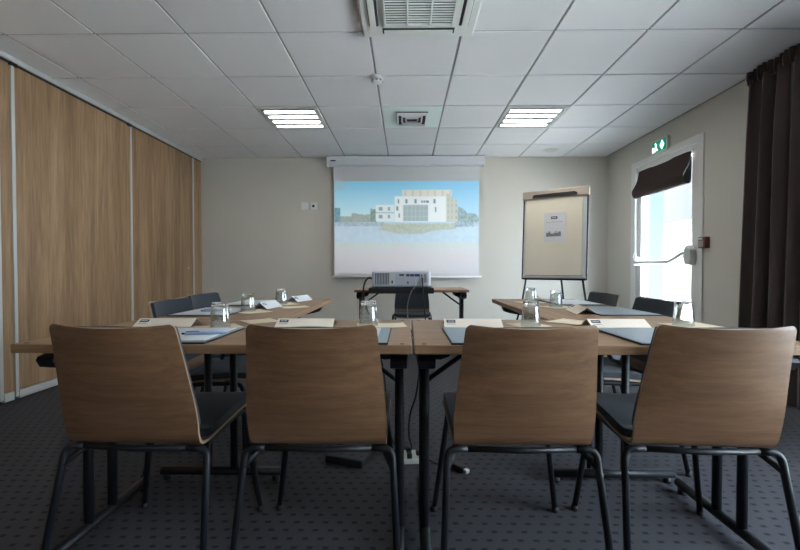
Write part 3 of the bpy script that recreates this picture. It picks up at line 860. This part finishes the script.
# near row (toward the camera): one mat per chair
w4 = ['closest to the wood partition', 'second from the wood partition', 'second from the curtain', 'closest to the curtain']
for k, (mx, pap) in enumerate(((-.800, 1), (-.252, 1), (.335, 0), (.893, 0))):
    desk_mat(mx, 1.350, 0, 'grey desk mat on the near tables, '+w4[k])
    if pap: paper(mx+(.002 if k == 0 else -.018), 1.345, R(2 if k == 0 else 0), 'white note paper on the near desk mat '+w4[k])
pen(-.655, 1.315, R(14), 'pale blue pen on the note paper closest to the wood partition')
for k, cx in enumerate((-.945, -.393, .262, .823)):
    name_card(cx, 1.598, R((1, 0, -1, 0)[k]), 'cream folded name card on the near tables, '+w4[k])
glass(-.702, 1.520, 'upturned glass behind the desk mat closest to the wood partition')
napkin(-.705, 1.522, R(38), 'cream napkin under the glass closest to the wood partition on the near tables')
glass(-.146, 1.592, 'upturned glass beside the table seam, in front of the projector cable')
napkin(-.095, 1.590, R(8), 'cream napkin under the glass beside the table seam', .19, .12)
glass(.493, 1.600, 'upturned glass on the near tables, third from the wood partition')
napkin(.485, 1.602, R(20), 'cream napkin under the third glass from the wood partition', .13, .12)
glass(1.092, 1.605, 'upturned glass on the near tables, closest to the curtain')
napkin(1.120, 1.610, R(5), 'cream napkin under the glass closest to the curtain', .17, .13)
napkin(-.620, 1.715, R(40), 'loose cream napkin beside the name card second from the wood partition', .13, .12)
napkin(.690, 1.705, R(42), 'loose cream napkin beside the name card closest to the curtain', .15, .14)

# side table by the partition
desk_mat(-.985, 2.075, R(90), 'grey desk mat under the paper at the partition-side chair nearer the camera', .38, .28)
paper(-.99, 2.07, R(90), 'white note paper on the partition-side table, nearer the camera', .33, .24)
pen(-.95, 2.02, R(20), 'pen on the note paper at the nearer partition-side chair')
desk_mat(-.99, 2.60, R(90), 'grey desk mat at the partition-side chair nearer the back wall', .38, .26)
paper(-.99, 2.60, R(90), 'white note paper on the partition-side table, nearer the back wall', .33, .22)
glass(-.825, 2.105, 'upturned glass on the partition-side table, nearer the camera')
napkin(-.795, 2.085, R(45), 'cream napkin under the nearer glass on the partition-side table')
glass(-.780, 2.52, 'upturned glass on the partition-side table, nearer the back wall')
napkin(-.760, 2.53, R(40), 'cream napkin under the farther glass on the partition-side table', .14, .14)
name_card(-.795, 2.32, R(80), 'white folded name card on the partition-side table, nearer the camera', .18, .036, .045, mat='paper')
name_card(-.735, 2.80, R(72), 'white folded name card on the partition-side table, nearer the back wall', .19, .036, .045, mat='paper')
napkin(-.640, 2.33, R(30), 'loose cream napkin at the inner edge of the partition-side table', .15, .10)
# side table by the glass door
desk_mat(1.075, 2.135, R(90), 'grey desk mat on the door-side table, nearer the curtain', .40, .29)
desk_mat(1.075, 2.66, R(90), 'grey desk mat on the door-side table, nearer the flipchart', .38, .29)
paper(1.07, 2.655, R(90), 'white note paper on the door-side table, nearer the flipchart', .33, .24)
glass(.872, 2.36, 'upturned glass on the door-side table, nearer the curtain')
napkin(.885, 2.36, R(20), 'cream napkin under the nearer glass on the door-side table', .16, .15)
glass(.822, 2.68, 'upturned glass on the door-side table, nearer the flipchart')
napkin(.82, 2.68, R(10), 'cream napkin under the farther glass on the door-side table', .16, .14)
name_card(.905, 2.10, R(-98), 'folded name card on the door-side table, nearer the curtain', .23, .034, .05)
name_card(.905, 2.80, R(-100), 'folded name card on the door-side table, nearer the flipchart', .20, .036, .05)

# ------------------------------------------------------------------ on the floor
t = thing('floor_hatch', 'carpet-topped floor hatch lid lying raised under the near table', 'floor hatch', (-.27, 2.075, 0), R(-18))
MB().box((0, 0, .018), (.20, .23, .036), None, .003).build('lid', M['blackp'], t)
MB().box((0, 0, .0375), (.192, .222, .003)).build('carpet_inset', M['carpet'], t)
t = thing('floor_outlet', 'white floor power outlet with black plugs under the table seam', 'power outlet', (.037, 2.04, 0), R(4))
MB().box((0, 0, .012), (.10, .11, .024), None, .004).build('housing', M['offwhite'], t)
for x, y in ((-.02, -.03), (.028, .0), (-.02, .035)): MB().box((x, y, .036), (.024, .034, .024), None, .004).build('plug', M['blackp'], t)
cable([(.02, 2.02, .045), (.03, 1.96, .10), (.015, 1.90, .18), (.02, 1.84, .30), (.05, 1.80, .42), (.06, 1.79, .60), (.02, 1.80, .70)], .004, 'black cable rising from the floor outlet to the table seam')
cable([(.065, 2.05, .045), (.10, 2.0, .03), (.15, 1.98, .008), (.20, 1.96, .006), (.235, 1.945, .012)], .004, 'black cable lying on the carpet from the outlet to the loose plug')
cable([(-.10, 1.86, .62), (-.06, 1.88, .56), (.0, 1.90, .58), (.03, 1.88, .66)], .0035, 'thin black cable sagging between the centre table legs')
cable([(-.13, 1.80, .66), (-.10, 1.83, .50), (-.085, 1.86, .32), (-.06, 1.92, .14), (-.01, 2.03, .07), (.014, 2.072, .05)], .004, 'black cable drooping to the floor outlet behind the chair second from the wood partition')
t = thing('power_plug', 'loose black and silver plug lying on the carpet beside the outlet', 'plug', (.255, 1.93, .0), R(-50))
MB().box((0, 0, .015), (.075, .032, .030), None, .007).build('body', M['blackp'], t)
MB().box((.048, 0, .015), (.022, .024, .018), None, .003).build('metal_end', M['alu'], t)

# ------------------------------------------------------------------ light
w = bpy.data.worlds.new('sky'); scene.world = w; w.use_nodes = True
nt = w.node_tree; bg = nt.nodes['Background']
sky = nt.nodes.new('ShaderNodeTexSky'); sky.sky_type = 'HOSEK_WILKIE'; sky.turbidity = 8; sky.ground_albedo = .5
sky.sun_direction = Vector((-.6, .3, .7)).normalized()
mixn = nt.nodes.new('ShaderNodeMix'); mixn.data_type = 'RGBA'; mixn.inputs[0].default_value = .12
mixn.inputs[6].default_value = (.78, .90, 1.0, 1)
nt.links.new(sky.outputs[0], mixn.inputs[7]); nt.links.new(mixn.outputs[2], bg.inputs[0])
bg.inputs[1].default_value = 4.6
def portal(y0, y1, z0, z1):
    l = bpy.data.lights.new('daylight_portal', 'AREA'); l.shape = 'RECTANGLE'; l.size = z1-z0; l.size_y = y1-y0
    l.cycles.is_portal = True
    o = bpy.data.objects.new('daylight_portal', l); COL.objects.link(o)
    o.location = (XR+.10, (y0+y1)/2, (z0+z1)/2); o.rotation_euler = (0, R(90), 0)
portal(WY0, WY1, WZ0, WZ1); portal(DY0, DY1, .12, DZ)

sl = bpy.data.lights.new('sun', 'SUN'); sl.energy = 16; sl.angle = R(1); sl.color = (1, .97, .92)
so = bpy.data.objects.new('sun', sl); COL.objects.link(so); so.rotation_euler = Vector((.45, .2, -.87)).to_track_quat('-Z', 'Y').to_euler()

# ------------------------------------------------------------------ camera
cam = bpy.data.cameras.new('camera'); co = bpy.data.objects.new('camera', cam); COL.objects.link(co)
cam.sensor_width = 36; cam.lens = 405/800*36; cam.clip_start = .02
co.location = (0, 0, .97); co.rotation_euler = (PI/2-7/405, 0, .014)
scene.camera = co
vs = scene.view_settings
vs.view_transform = 'Standard'; vs.look = 'None'; vs.gamma = 1; vs.use_curve_mapping = False; vs.exposure = 2.0
